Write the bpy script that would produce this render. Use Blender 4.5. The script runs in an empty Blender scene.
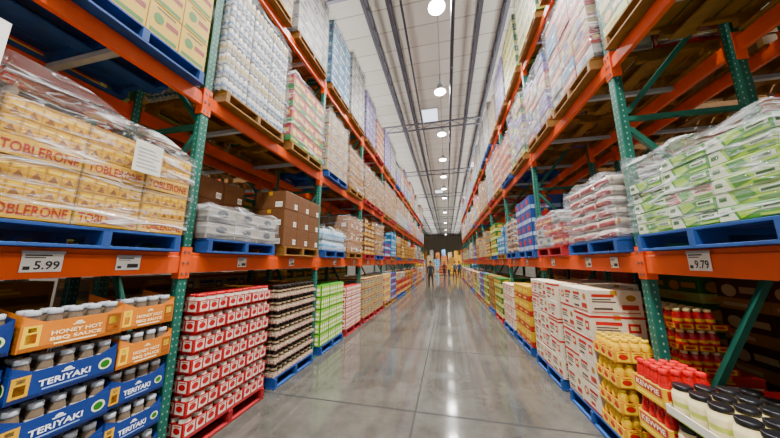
import bpy, math, random
from mathutils import Vector, Matrix
random.seed(7)
R = random.random
U = random.uniform
PI = math.pi
SC = bpy.context.scene
C = SC.collection

# ------------------------------------------------------------------ materials
def lin(h):
    h = h.lstrip('#')
    o = []
    for i in (0, 2, 4):
        c = int(h[i:i+2], 16) / 255
        o.append(c/12.92 if c <= .04045 else ((c+.055)/1.055)**2.4)
    return (*o, 1)
MATS = {}
def M(hexc, rough=.5, metal=0.0, var=.12, scale=7, bump=0.0):
    key = (hexc, rough, metal, var, scale, bump)
    if key in MATS: return MATS[key]
    m = bpy.data.materials.new('paint_'+hexc.strip('#')); m.use_nodes = True
    nt = m.node_tree; n = nt.nodes; L = nt.links
    p = n['Principled BSDF']
    tc = n.new('ShaderNodeTexCoord'); no = n.new('ShaderNodeTexNoise')
    no.inputs['Scale'].default_value = scale; no.inputs['Detail'].default_value = 4
    L.new(tc.outputs['Object'], no.inputs['Vector'])
    mr = n.new('ShaderNodeMapRange')
    mr.inputs[1].default_value = .3; mr.inputs[2].default_value = .7
    mr.inputs[3].default_value = 1-var; mr.inputs[4].default_value = 1+var
    L.new(no.outputs['Fac'], mr.inputs[0])
    hs = n.new('ShaderNodeHueSaturation'); hs.inputs['Color'].default_value = lin(hexc)
    hs.inputs['Saturation'].default_value = 1.35
    L.new(mr.outputs[0], hs.inputs['Value'])
    L.new(hs.outputs[0], p.inputs['Base Color'])
    p.inputs['Roughness'].default_value = rough; p.inputs['Metallic'].default_value = metal
    if bump:
        b = n.new('ShaderNodeBump'); b.inputs['Strength'].default_value = bump
        L.new(no.outputs['Fac'], b.inputs['Height']); L.new(b.outputs[0], p.inputs['Normal'])
    MATS[key] = m
    return m
def EM(hexc, s):
    m = bpy.data.materials.new('glow'); m.use_nodes = True
    nt = m.node_tree; nt.nodes.clear()
    e = nt.nodes.new('ShaderNodeEmission'); o = nt.nodes.new('ShaderNodeOutputMaterial')
    e.inputs[0].default_value = lin(hexc); e.inputs[1].default_value = s
    nt.links.new(e.outputs[0], o.inputs[0]); return m
def wrap_mat(lo, hi, a, b_, cre, sc, detail):
    m = bpy.data.materials.new('stretch_film'); m.use_nodes = True
    nt = m.node_tree; n = nt.nodes; L = nt.links
    p = n['Principled BSDF']; out = n['Material Output']
    p.inputs['Base Color'].default_value = (.74, .76, .8, 1); p.inputs['Roughness'].default_value = .1
    p.inputs['Specular IOR Level'].default_value = 1
    tc = n.new('ShaderNodeTexCoord'); mp = n.new('ShaderNodeMapping')
    mp.inputs['Scale'].default_value = (1.3, 1.3, 8); mp.inputs['Rotation'].default_value = (.55, .4, 0)
    no = n.new('ShaderNodeTexNoise'); no.inputs['Scale'].default_value = sc; no.inputs['Detail'].default_value = detail
    no.inputs['Distortion'].default_value = .9
    L.new(tc.outputs['Object'], mp.inputs[0]); L.new(mp.outputs[0], no.inputs['Vector'])
    sb = n.new('ShaderNodeMath'); sb.operation = 'SUBTRACT'; sb.inputs[1].default_value = .5; L.new(no.outputs['Fac'], sb.inputs[0])
    ab = n.new('ShaderNodeMath'); ab.operation = 'ABSOLUTE'; L.new(sb.outputs[0], ab.inputs[0])
    cr = n.new('ShaderNodeMapRange'); cr.inputs[1].default_value = .0; cr.inputs[2].default_value = .014
    cr.inputs[3].default_value = cre; cr.inputs[4].default_value = 0; L.new(ab.outputs[0], cr.inputs[0])
    mr = n.new('ShaderNodeMapRange'); mr.inputs[1].default_value = a; mr.inputs[2].default_value = b_
    mr.inputs[3].default_value = lo; mr.inputs[4].default_value = hi
    L.new(no.outputs['Fac'], mr.inputs[0])
    mxm = n.new('ShaderNodeMath'); mxm.operation = 'MAXIMUM'; L.new(cr.outputs[0], mxm.inputs[0]); L.new(mr.outputs[0], mxm.inputs[1])  # whitish opacity streaks paint glossy highlights into the film, alongside its creases
    b = n.new('ShaderNodeBump'); b.inputs['Strength'].default_value = .9; b.inputs['Distance'].default_value = .1
    L.new(no.outputs['Fac'], b.inputs['Height']); L.new(b.outputs[0], p.inputs['Normal'])
    t = n.new('ShaderNodeBsdfTransparent'); mx = n.new('ShaderNodeMixShader')
    L.new(mxm.outputs[0], mx.inputs[0]); L.new(t.outputs[0], mx.inputs[1]); L.new(p.outputs[0], mx.inputs[2])
    L.new(mx.outputs[0], out.inputs[0])
    return m
FILM = wrap_mat(.05, .6, .55, .7, .52, 1.7, 3)
FILM2 = wrap_mat(.08, .56, .53, .69, .5, 2.2, 4)
TEAL = M('#1b574a', .45, .0, .18, 5)
TEALD = M('#1f584a', .5, 0, .15, 5)
HOLE = M('#8fa399', .6, 0, .05)
ORANGE = M('#e04f06', .42, 0, .1, 3)
STEEL = M('#8d9094', .35, .8, .1)
KRAFT = M('#84582e', .75, 0, .12, 5)
KRAFTD = M('#5c3c20', .8, 0, .15, 5)
TAPE = M('#b08d5e', .3, 0, .05)
WHITE = M('#e6e4de', .55, 0, .05)
BLACK = M('#15151a', .4, 0, .1)
GREYL = M('#a4a7ab', .5, 0, .08)

# ------------------------------------------------------------------ mesh builder
_txt = {}
def text_geo(s):
    if s in _txt: return _txt[s]
    cu = bpy.data.curves.new('t', 'FONT'); cu.body = s; cu.resolution_u = 2; cu.offset = .02
    ob = bpy.data.objects.new('t', cu); C.objects.link(ob)
    bpy.context.view_layer.update()
    dg = bpy.context.evaluated_depsgraph_get()
    me = bpy.data.meshes.new_from_object(ob.evaluated_get(dg))
    vs = [v.co.copy() for v in me.vertices]; fs = [tuple(p.vertices) for p in me.polygons]
    x0 = min(v.x for v in vs); x1 = max(v.x for v in vs); y0 = min(v.y for v in vs); y1 = max(v.y for v in vs)
    vs = [((v.x-x0)/(x1-x0), (v.y-y0)/(y1-y0)) for v in vs]
    bpy.data.objects.remove(ob); bpy.data.curves.remove(cu); bpy.data.meshes.remove(me)
    _txt[s] = (vs, fs, (x1-x0)/(y1-y0))
    return _txt[s]

class MB:
    def __init__(s): s.v = []; s.f = []; s.mi = []; s.sm = []; s.mats = []; s.dims = (1, 1, 1)
    def mat(s, m):
        if m not in s.mats: s.mats.append(m)
        return s.mats.index(m)
    def face(s, pts, m, smooth=False):
        b = len(s.v); s.v += [tuple(p) for p in pts]
        s.f.append(tuple(range(b, b+len(pts)))); s.mi.append(s.mat(m)); s.sm.append(smooth)
    def box(s, x0, x1, y0, y1, z0, z1, m, c=0.0):
        k = s.mat(m)
        if c <= 0:
            b = len(s.v)
            s.v += [(x0,y0,z0),(x1,y0,z0),(x1,y1,z0),(x0,y1,z0),(x0,y0,z1),(x1,y0,z1),(x1,y1,z1),(x0,y1,z1)]
            for q in ((3,2,1,0),(4,5,6,7),(0,1,5,4),(1,2,6,5),(2,3,7,6),(3,0,4,7)):
                s.f.append(tuple(b+i for i in q)); s.mi.append(k); s.sm.append(False)
            return
        X = (x0, x1); Y = (y0, y1); Z = (z0, z1); idx = {}
        for i in (0, 1):
            for j in (0, 1):
                for l in (0, 1):
                    dx = c if i == 0 else -c; dy = c if j == 0 else -c; dz = c if l == 0 else -c
                    for a, p in enumerate(((X[i], Y[j]+dy, Z[l]+dz), (X[i]+dx, Y[j], Z[l]+dz), (X[i]+dx, Y[j]+dy, Z[l]))):
                        idx[(i, j, l, a)] = len(s.v); s.v.append(p)
        def F(*q): s.f.append(tuple(idx[t] for t in q)); s.mi.append(k); s.sm.append(False)
        for i in (0, 1):
            o = lambda q: q if i else q[::-1]
            F(*o([(i,0,0,0),(i,1,0,0),(i,1,1,0),(i,0,1,0)]))
            F(*o([(0,i,0,1),(0,i,1,1),(1,i,1,1),(1,i,0,1)]))
            F(*o([(0,0,i,2),(1,0,i,2),(1,1,i,2),(0,1,i,2)]))
        for a in (0, 1):
            for b in (0, 1):
                F((a,b,0,0),(a,b,1,0),(a,b,1,1),(a,b,0,1))
                F((a,0,b,0),(a,1,b,0),(a,1,b,2),(a,0,b,2))
                F((0,a,b,1),(1,a,b,1),(1,a,b,2),(0,a,b,2))
        for i in (0, 1):
            for j in (0, 1):
                for l in (0, 1): F((i,j,l,0),(i,j,l,1),(i,j,l,2))
    def bar(s, p, q, w, h, m):
        p = Vector(p); q = Vector(q); d = (q-p).normalized()
        u = Vector((0,0,1)) if abs(d.z) < .9 else Vector((1,0,0))
        a = d.cross(u).normalized()*w/2; b = a.cross(d).normalized()*h/2
        A = [p+a+b, p-a+b, p-a-b, p+a-b]; B = [x+(q-p) for x in A]
        for i in range(4):
            j = (i+1) % 4; s.face([A[i], A[j], B[j], B[i]], m)
        s.face(A[::-1], m); s.face(B, m)
    def lathe(s, prof, n=14, cx=0, cy=0, cz=0, smooth=True):
        b = len(s.v)
        for r, z, m in prof:
            for i in range(n):
                a = 2*PI*i/n; s.v.append((cx+r*math.cos(a), cy+r*math.sin(a), cz+z))
        for k in range(len(prof)-1):
            mi = s.mat(prof[k][2])
            for i in range(n):
                j = (i+1) % n
                s.f.append((b+k*n+i, b+k*n+j, b+(k+1)*n+j, b+(k+1)*n+i)); s.mi.append(mi); s.sm.append(smooth)
        s.f.append(tuple(b+i for i in range(n))[::-1]); s.mi.append(s.mat(prof[0][2])); s.sm.append(False)
        e = b+(len(prof)-1)*n
        s.f.append(tuple(e+i for i in range(n))); s.mi.append(s.mat(prof[-1][2])); s.sm.append(False)
    def pt(s, side, u, v, o):
        w, d, h = s.dims
        if side == 'x+': return (d/2+o, -w/2+u*w, v*h)
        if side == 'x-': return (-d/2-o, w/2-u*w, v*h)
        if side == 'y-': return (-d/2+u*d, -w/2-o, v*h)
        if side == 'y+': return (d/2-u*d, w/2+o, v*h)
        return (d/2-v*d, -w/2+u*w, h+o)
    def rect(s, side, u0, u1, v0, v1, m, o=.0012):
        s.face([s.pt(side, u0, v0, o), s.pt(side, u1, v0, o), s.pt(side, u1, v1, o), s.pt(side, u0, v1, o)], m)
    def poly(s, side, pts, m, o=.0012):
        s.face([s.pt(side, a, b, o) for a, b in pts], m)
    def disc(s, side, u, v, ru, rv, m, o=.0018, n=18):
        s.face([s.pt(side, u+ru*math.cos(2*PI*i/n), v+rv*math.sin(2*PI*i/n), o) for i in range(n)], m)
    def text(s, side, t, u0, u1, v0, v1, m, o=.0028):
        vs, fs, asp = text_geo(t); b = len(s.v); k = s.mat(m)
        for x, y in vs: s.v.append(s.pt(side, u0+x*(u1-u0), v0+y*(v1-v0), o))
        for f in fs: s.f.append(tuple(b+i for i in f)); s.mi.append(k); s.sm.append(False)
    def add(s, o, x, y, z, rz):
        b = len(s.v); c, n = math.cos(rz), math.sin(rz)
        s.v += [(x+c*p[0]-n*p[1], y+n*p[0]+c*p[1], z+p[2]) for p in o.v]
        km = [s.mat(m) for m in o.mats]
        s.f += [tuple(b+i for i in f) for f in o.f]; s.mi += [km[i] for i in o.mi]; s.sm += o.sm
    def mesh(s, name):
        me = bpy.data.meshes.new(name); me.from_pydata(s.v, [], s.f)
        for m in s.mats: me.materials.append(m)
        me.polygons.foreach_set('material_index', s.mi); me.polygons.foreach_set('use_smooth', s.sm)
        me.update(); return me

def O(name, data, loc=(0,0,0), rz=0, parent=None, label=None, cat=None, group=None, kind=None):
    o = bpy.data.objects.new(name, data); C.objects.link(o)
    o.location = loc; o.rotation_euler = (0, 0, rz)
    if parent: o.parent = parent
    if label: o['label'] = label
    if cat: o['category'] = cat
    if group: o['group'] = group
    if kind: o['kind'] = kind
    return o

ORD = ['first','second','third','fourth','fifth','sixth','seventh','eighth','ninth','tenth','eleventh','twelfth','thirteenth','fourteenth','fifteenth','sixteenth','seventeenth','eighteenth','nineteenth','twentieth']
# ------------------------------------------------------------------ camera
PXV, PYV, F = 57.0, -43.0, 250.0
Yc = Vector((PXV, PYV, F)).normalized()
p = math.atan2(-PYV, F); Zc = Vector((0, math.cos(p), math.sin(p)))
Xc = -Yc.cross(Zc)
if Xc.x < 0: Xc = -Xc
r = Vector((Xc.x, Yc.x, Zc.x)); u = Vector((Xc.y, Yc.y, Zc.y)); f = Vector((Xc.z, Yc.z, Zc.z))
H = 1.7
cam = bpy.data.cameras.new('camera'); cam.lens = 36*F/780; cam.sensor_width = 36; cam.clip_start = .05
co = bpy.data.objects.new('camera', cam); C.objects.link(co)
co.matrix_world = Matrix(((r.x, u.x, -f.x, 0), (r.y, u.y, -f.y, 0), (r.z, u.z, -f.z, H), (0,0,0,1)))
SC.camera = co

# ------------------------------------------------------------------ setting
XL, XR = -2.42, 1.72
BAY = 2.5
YL, YR = 1.92-BAY, 2.75-BAY
ZL = {1: [0, 1.79, 3.46, 5.50], -1: [0, 1.79, 3.80, 5.83]}
NB = 11
CEIL = 9.5
YE = 78

def floor_mat():
    m = bpy.data.materials.new('polished_concrete'); m.use_nodes = True
    nt = m.node_tree; n = nt.nodes; L = nt.links; p = n['Principled BSDF']
    g = n.new('ShaderNodeNewGeometry'); sx = n.new('ShaderNodeSeparateXYZ'); L.new(g.outputs['Position'], sx.inputs[0])
    n1 = n.new('ShaderNodeTexNoise'); n1.inputs['Scale'].default_value = 1.1; n1.inputs['Detail'].default_value = 10; n1.inputs['Roughness'].default_value = .72
    L.new(g.outputs['Position'], n1.inputs['Vector'])
    cr = n.new('ShaderNodeValToRGB'); cr.color_ramp.elements[0].position = .32; cr.color_ramp.elements[1].position = .68
    cr.color_ramp.elements[0].color = lin('#363430'); cr.color_ramp.elements[1].color = lin('#5a5852')
    L.new(n1.outputs['Fac'], cr.inputs[0])
    def joint(out, off, per, wd):
        a = n.new('ShaderNodeMath'); a.operation = 'ADD'; a.inputs[1].default_value = -off + per*40 + per/2
        L.new(out, a.inputs[0])
        b = n.new('ShaderNodeMath'); b.operation = 'MODULO'; b.inputs[1].default_value = per; L.new(a.outputs[0], b.inputs[0])
        c = n.new('ShaderNodeMath'); c.operation = 'SUBTRACT'; c.inputs[1].default_value = per/2; L.new(b.outputs[0], c.inputs[0])
        d = n.new('ShaderNodeMath'); d.operation = 'ABSOLUTE'; L.new(c.outputs[0], d.inputs[0])
        e = n.new('ShaderNodeMath'); e.operation = 'LESS_THAN'; e.inputs[1].default_value = wd; L.new(d.outputs[0], e.inputs[0])
        return e.outputs[0]
    j1 = joint(sx.outputs['X'], -.42, 4.2, .009); j2 = joint(sx.outputs['Y'], 3.2, 2.1, .013)
    mx = n.new('ShaderNodeMath'); mx.operation = 'MAXIMUM'; L.new(j1, mx.inputs[0]); L.new(j2, mx.inputs[1])
    mc = n.new('ShaderNodeMix'); mc.data_type = 'RGBA'; L.new(mx.outputs[0], mc.inputs['Factor'])
    L.new(cr.outputs[0], mc.inputs['A']); mc.inputs['B'].default_value = lin('#0c0c0b')
    L.new(mc.outputs['Result'], p.inputs['Base Color'])
    n2 = n.new('ShaderNodeTexNoise'); n2.inputs['Scale'].default_value = 2; n2.inputs['Detail'].default_value = 4
    L.new(g.outputs['Position'], n2.inputs['Vector'])
    mr = n.new('ShaderNodeMapRange'); mr.inputs[3].default_value = .04; mr.inputs[4].default_value = .15; L.new(n2.outputs['Fac'], mr.inputs[0])
    ra = n.new('ShaderNodeMath'); ra.operation = 'MAXIMUM'; L.new(mr.outputs[0], ra.inputs[0])
    jm = n.new('ShaderNodeMath'); jm.operation = 'MULTIPLY'; jm.inputs[1].default_value = .9; L.new(mx.outputs[0], jm.inputs[0]); L.new(jm.outputs[0], ra.inputs[1])
    L.new(ra.outputs[0], p.inputs['Roughness'])
    p.inputs['Specular IOR Level'].default_value = .75
    return m
mb = MB(); mb.box(-12, 12, -8, YE, -.2, 0, floor_mat()); O('floor', mb.mesh('floor'), kind='structure')
def ceil_mat():
    m = bpy.data.materials.new('ceiling_panels'); m.use_nodes = True
    nt = m.node_tree; n = nt.nodes; L = nt.links; p = n['Principled BSDF']
    g = n.new('ShaderNodeNewGeometry')
    br = n.new('ShaderNodeTexBrick'); br.offset = 0; br.inputs['Scale'].default_value = 1
    br.inputs['Color1'].default_value = lin('#cbc7be'); br.inputs['Color2'].default_value = lin('#c2bdb4'); br.inputs['Mortar'].default_value = lin('#9b968e')
    br.inputs['Mortar Size'].default_value = .02; br.inputs['Brick Width'].default_value = 40; br.inputs['Row Height'].default_value = .8
    L.new(g.outputs['Position'], br.inputs['Vector']); L.new(br.outputs['Color'], p.inputs['Base Color'])
    p.inputs['Roughness'].default_value = .8
    return m
mb = MB(); mb.box(-12, 12, -8, YE, CEIL, CEIL+.2, ceil_mat()); O('ceiling', mb.mesh('ceiling'), kind='structure')
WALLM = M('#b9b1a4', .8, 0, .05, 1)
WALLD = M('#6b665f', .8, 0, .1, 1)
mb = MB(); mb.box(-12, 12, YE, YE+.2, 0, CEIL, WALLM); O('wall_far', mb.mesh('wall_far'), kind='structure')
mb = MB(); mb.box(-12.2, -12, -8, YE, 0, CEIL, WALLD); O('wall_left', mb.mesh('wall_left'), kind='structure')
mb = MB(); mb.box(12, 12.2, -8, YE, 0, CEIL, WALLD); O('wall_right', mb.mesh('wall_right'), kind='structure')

JM = M('#6d6c75', .5, .2, .08, 2)
JD = M('#4a4951', .5, .2, .08, 2)
Lj = 82
mb = MB(); mb.box(-.05, .05, -Lj/2, Lj/2, -.03, .03, JD); chord_me = mb.mesh('chord')
mb = MB()
k = int(Lj/.7)
for i in range(k):
    y = -Lj/2+i*Lj/k
    mb.bar((0, y, .03), (0, y+Lj/k/2, .37), .03, .03, JM); mb.bar((0, y+Lj/k/2, .37), (0, y+Lj/k, .03), .03, .03, JM)
web_me = mb.mesh('web')
jx = [-5.2, -3.6, -2.1, -1.4, 1.25, 2.0, 3.6]
for i, x in enumerate(jx):
    t = O('roof_joist', None, (x, Lj/2-6, CEIL-.44), 0, label='grey open-web roof joist running down the aisle, %s from the left' % ORD[i], cat='roof joist', group='roof joists')
    O('chord', chord_me, (0,0,0), 0, t); O('chord', chord_me, (0,0,.4), 0, t); O('web', web_me, (0,0,0), 0, t)
mb = MB(); mb.box(-11.9, 11.9, -.04, .04, -.03, .03, JM); gch = mb.mesh('chord')
mb = MB()
for i in range(24):
    x = -11.9+i*23.8/24
    mb.bar((x, 0, .04), (x+.496, 0, .3), .025, .025, JM); mb.bar((x+.496, 0, .3), (x+.99, 0, .04), .025, .025, JM)
gweb = mb.mesh('web')
for i in range(9):
    t = O('roof_girder', None, (0, 5.2+7.2*i, CEIL-.84), 0, label='grey lattice roof girder crossing the aisle, %s from the front' % ORD[i], cat='roof girder', group='roof girders')
    O('chord', gch, (0,0,0), 0, t); O('chord', gch, (0,0,.34), 0, t); O('web', gweb, (0,0,0), 0, t)
PIPEM = M('#43444c', .4, .3, .05)
def ytube(x, z, rr, y0, y1, m):
    mb = MB(); n = 12
    for a in range(n):
        t0 = 2*PI*a/n; t1 = 2*PI*(a+1)/n
        mb.face([(rr*math.cos(t0), y0, rr*math.sin(t0)), (rr*math.cos(t1), y0, rr*math.sin(t1)), (rr*math.cos(t1), y1, rr*math.sin(t1)), (rr*math.cos(t0), y1, rr*math.sin(t0))], m, True)
    return mb
pipe = O('sprinkler_pipe', ytube(0, 0, .055, -6, YE-1, PIPEM).mesh('sprinkler_pipe'), (.4, 0, 8.3), 0, label='long dark grey sprinkler pipe under the ceiling above the aisle centre', cat='pipe')
mb = MB(); mb.lathe([(.015,0,STEEL),(.015,.06,STEEL),(.03,.065,STEEL),(.03,.07,STEEL)], 8); sh = mb.mesh('sprinkler_head')
for i in range(12): O('sprinkler_head', sh, (0, 1+3.4*i, -.12), 0, pipe)
mb = MB(); mb.lathe([(.01,.06,STEEL),(.01,CEIL-8.3,STEEL)], 8); hgr = mb.mesh('hanger_rod')
for i in range(12): O('hanger_rod', hgr, (0, -2+6*i, 0), 0, pipe)
duct = O('cable_conduit', ytube(0, 0, .035, -6, YE-1, PIPEM).mesh('cable_conduit'), (-.95, 0, 8.55), 0, label='thin grey conduit under the ceiling left of the aisle lights', cat='conduit')
mb = MB(); mb.lathe([(.008,.035,STEEL),(.008,CEIL-8.55,STEEL)], 8); hg2 = mb.mesh('hanger_rod')
for i in range(12): O('hanger_rod', hg2, (0, -2+6*i, 0), 0, duct)
SKY = EM('#eaf2ff', 2.5)
SKF = M('#bbbbbb', .4)
for i, (x, y) in enumerate(((-.6, 12.5), (-.6, 27.6), (2.6, 20.2))):
    mb = MB(); mb.box(-.4, .4, -.6, .6, -.02, -.005, SKY); s = O('window_%d' % (i+1), mb.mesh('skylight'), (x, y, CEIL), 0, kind='structure')
    mb = MB()
    for a in (-.43, .4): mb.box(a, a+.03, -.63, .63, -.05, -.005, SKF)
    for a in (-.63, .6): mb.box(-.4, .4, a, a+.03, -.05, -.005, SKF)
    O('window_frame', mb.mesh('window_frame'), (0,0,0), 0, s)

LENS = EM('#fffaf2', 45)
HOUS = M('#b4b6b8', .35, .5, .05)
mb = MB(); mb.lathe([(.09,.34,HOUS),(.12,.3,HOUS),(.12,.16,HOUS),(.24,.02,HOUS),(.25,0,HOUS),(.24,.005,HOUS)], 20); hb = mb.mesh('housing')
mb = MB(); mb.lathe([(.22,-.012,LENS),(.23,.004,LENS)], 20); hl = mb.mesh('lens')
mb = MB(); mb.lathe([(.012,.34,STEEL),(.012,.82,STEEL)], 8); hr = mb.mesh('hanging_rod')
def bay_light(x, y, z, en, lab):
    t = O('high_bay_light', None, (x, y, z), 0, label=lab, cat='ceiling light', group='high bay lights')
    O('housing', hb, parent=t); O('lens', hl, parent=t); O('hanging_rod', hr, parent=t)
    l = bpy.data.lights.new('lamp', 'AREA'); l.shape = 'DISK'; l.size = .42; l.energy = en; l.color = (1, .98, .945); l.spread = math.radians(130)
    o = bpy.data.objects.new('lamp', l); C.objects.link(o); o.location = (x, y, z-.03)
for i in range(10):
    y = 2.4+3.6*(i-2)
    bay_light(-.02, y, 8.68, 500, 'round high bay light over the aisle, %s from the front' % ORD[i])
for i in range(4):
    bay_light(-.02, 36+10*i, 8.68, 1700, 'round high bay light beyond the aisle end, %s from the front' % ORD[i])
for i in range(7):
    bay_light(-7.6, 1+7.2*i, 8.68, 850, 'round high bay light beyond left rack, %s from front' % ORD[i])
    bay_light(6.9, 1+7.2*i, 8.68, 850, 'round high bay light beyond right rack, %s from front' % ORD[i])
# unseen fill strips above both racks, added to brighten the ceiling
for x in (-3.0, 2.3):
    l = bpy.data.lights.new('ceiling_fill', 'AREA'); l.shape = 'RECTANGLE'; l.size = .5; l.size_y = 76; l.energy = 1100; l.color = (1, .98, .945)
    o = bpy.data.objects.new('ceiling_fill', l); C.objects.link(o); o.location = (x, 32, 7.75); o.rotation_euler = (PI, 0, 0)

# ------------------------------------------------------------------ racks
PH = 7.0
mb = MB()
mb.box(-.075, 0, -.042, .042, .012, PH, TEAL, .006)
z = .12
while z < PH-.1:
    for dy in (-.019, .019):
        mb.face([(.0012, dy+.006*math.cos(a*PI/3), z+.0095*math.sin(a*PI/3)) for a in range(6)], HOLE)
    for sy in (-1, 1):
        mb.face([(-.037+.007*math.cos(a*PI/3), sy*.0432, z+.0105*math.sin(a*PI/3)) for a in range(6)], HOLE)
    z += .06
post_me = mb.mesh('post')
mb = MB(); mb.box(-.11, .03, -.08, .08, 0, .0115, TEALD)
for a in (-.06, .06): mb.lathe([(.012,.012,STEEL),(.012,.03,STEEL)], 6, .015, a)
plate_me = mb.mesh('base_plate')
mb = MB(); mb.box(-.995, -.075, -.022, .022, -.022, .022, TEALD); hbr = mb.mesh('brace')
dbr = []
for (a, b, hh_) in ((0, 1, 1.1), (1, 0, 1.1), (0, 1, 1.62)):
    mb = MB(); mb.bar((-.08, 0, 0 if a == 0 else hh_), (-.99, 0, hh_ if a == 0 else 0), .044, .044, TEALD); dbr.append(mb.mesh('brace'))
def frame(xf, s, y, lab, grp, rz=None):
    t = O('upright_frame', None, (xf, y, 0), (0 if s > 0 else PI) if rz is None else rz, label=lab, cat='rack frame', group=grp)
    O('post', post_me, parent=t); O('post', post_me, (-.995, 0, 0), 0, t)
    O('base_plate', plate_me, parent=t); O('base_plate', plate_me, (-.995, 0, 0), 0, t)
    for i, z0 in enumerate((.12, 1.84, 3.1, 4.36, 5.62)):
        O('brace', hbr, (0, 0, z0), 0, t); O('brace', dbr[2 if i == 0 else i % 2], (0, 0, z0+.06), 0, t)
def beam_mesh(h):
    mb = MB(); w = BAY-.1
    mb.box(-.05, -.004, -w/2, w/2, -h, -.035, ORANGE, .004); mb.box(-.05, -.016, -w/2, w/2, -.04, 0, ORANGE, .003)
    return mb.mesh('beam')
mb = MB(); mb.box(-.078, .004, -.004, .002, -.24, .05, ORANGE); mb.box(.001, .006, -.0, .046, -.24, .05, ORANGE)
for a in (-.2, -.1, 0): mb.box(.006, .012, .018, .034, a-.012, a+.012, STEEL)
conn_me = mb.mesh('end_connector')
mb = MB(); mb.box(-.078, .004, -.002, .004, -.24, .05, ORANGE); mb.box(.001, .006, -.046, 0, -.24, .05, ORANGE)
for a in (-.2, -.1, 0): mb.box(.006, .012, -.034, -.018, a-.012, a+.012, STEEL)
conn_me2 = mb.mesh('end_connector')
BM = {1: beam_mesh(.19), 2: beam_mesh(.15), 3: beam_mesh(.15)}
SHELF = ['floor level', 'first shelf', 'second shelf', 'top shelf']
SN = {1: 'left', -1: 'right'}
mb = MB(); mb.box(-1.015, -.055, -.025, .025, -.06, -.012, GREYL); bar_me = mb.mesh('pallet_support_bar')
def rack(s, xf, y0, nb, back=False, levels=(1, 2, 3)):
    bt = 'back ' if back else ''
    for k in range(nb+1):
        frame(xf, s, y0+BAY*k, 'green perforated upright frame, %s from the front, %s%s rack' % (ORD[k], SN[s]+' ', bt+'pallet') , SN[s]+' '+bt+'rack frames')
    for b in range(nb):
        yc = y0+BAY*(b+.5)
        for l in levels:
            for rear in (0, 1):
                wh = 'rear' if rear else 'front'
                t = O('shelf_beam', BM[l], (xf - s*(1.07 if rear else 0), yc, ZL[s][l]), (0 if s > 0 else PI) + (PI if rear else 0),
                      label='orange steel %s beam of %s bay, %s, %s%s rack' % (wh, ORD[b], SHELF[l], bt, SN[s]), cat='shelf beam', group='orange rack beams')
                w = BAY/2-.046
                O('end_connector', conn_me2, (.0, -w, 0), 0, t); O('end_connector', conn_me, (.0, w, 0), 0, t)
            if b < 4:
                for q, dy in enumerate((-.6, .6)):
                    O('pallet_support_bar', bar_me, (xf, yc+dy, ZL[s][l]), 0 if s > 0 else PI,
                      label='grey support bar under %s load, %s bay, %s, %s%s rack' % ('far' if q else 'near', ORD[b], SHELF[l], bt, SN[s]), cat='support bar', group='pallet support bars')
rack(1, XL, YL, NB); rack(-1, XR, YR, NB)
BKO = 1.42
rack(1, XL-BKO, YL, 4, True, (1, 2)); rack(-1, XR+BKO, YR, 4, True, (1, 2))

# ------------------------------------------------------------------ pallets
def pallet_meshes(col):
    m = M(col, .7, 0, .25, 9); r_ = []
    mb = MB()
    for i in range(7):
        x = -.6+i*1.2/7+.012; mb.box(x, x+.145, -.51, .51, .122, .142, m, .002)
    r_.append(mb.mesh('deck'))
    mb = MB()
    mb.box(-.6, .6, -.024, .024, .085, .1215, m)
    for x0, x1 in ((-.6, -.42), (-.14, .14), (.42, .6)): mb.box(x0, x1, -.024, .024, .0205, .085, m)
    r_.append(mb.mesh('stringer'))
    mb = MB()
    for x in (-.6, -.07, .46): mb.box(x, x+.14, -.51, .51, 0, .02, m, .002)
    r_.append(mb.mesh('bottom_boards'))
    mb = MB()
    for i in range(7):
        x = -.6+i*1.2/7+.012; mb.box(x, x+.145, -.51, .51, .122, .142, m)
    for y in (-.48, 0, .48): mb.box(-.6, .6, y-.024, y+.024, .02, .122, m)
    for x in (-.6, -.07, .46): mb.box(x, x+.14, -.51, .51, 0, .02, m)
    r_.append(mb.mesh('pallet'))
    return r_
PAL = {'blue': pallet_meshes('#123f80'), 'red': pallet_meshes('#8f1a20'), 'wooden': pallet_meshes('#7d5c38')}
def pallet(kind, x, y, z, rz, where, far=False):
    P = PAL[kind]; lab = ('%s slatted pallet under %s' if kind == 'wooden' else '%s painted pallet under %s') % ('wooden' if kind == 'wooden' else kind, where)
    if far: return O('pallet', P[3], (x, y, z), rz, label=lab, cat='pallet', group=kind+' pallets')
    t = O('pallet', None, (x, y, z), rz, label=lab, cat='pallet', group=kind+' pallets')
    O('deck', P[0], parent=t); O('bottom_boards', P[2], parent=t)
    for yy in (-.48, 0, .48): O('stringer', P[1], (0, yy, 0), 0, t)

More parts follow.
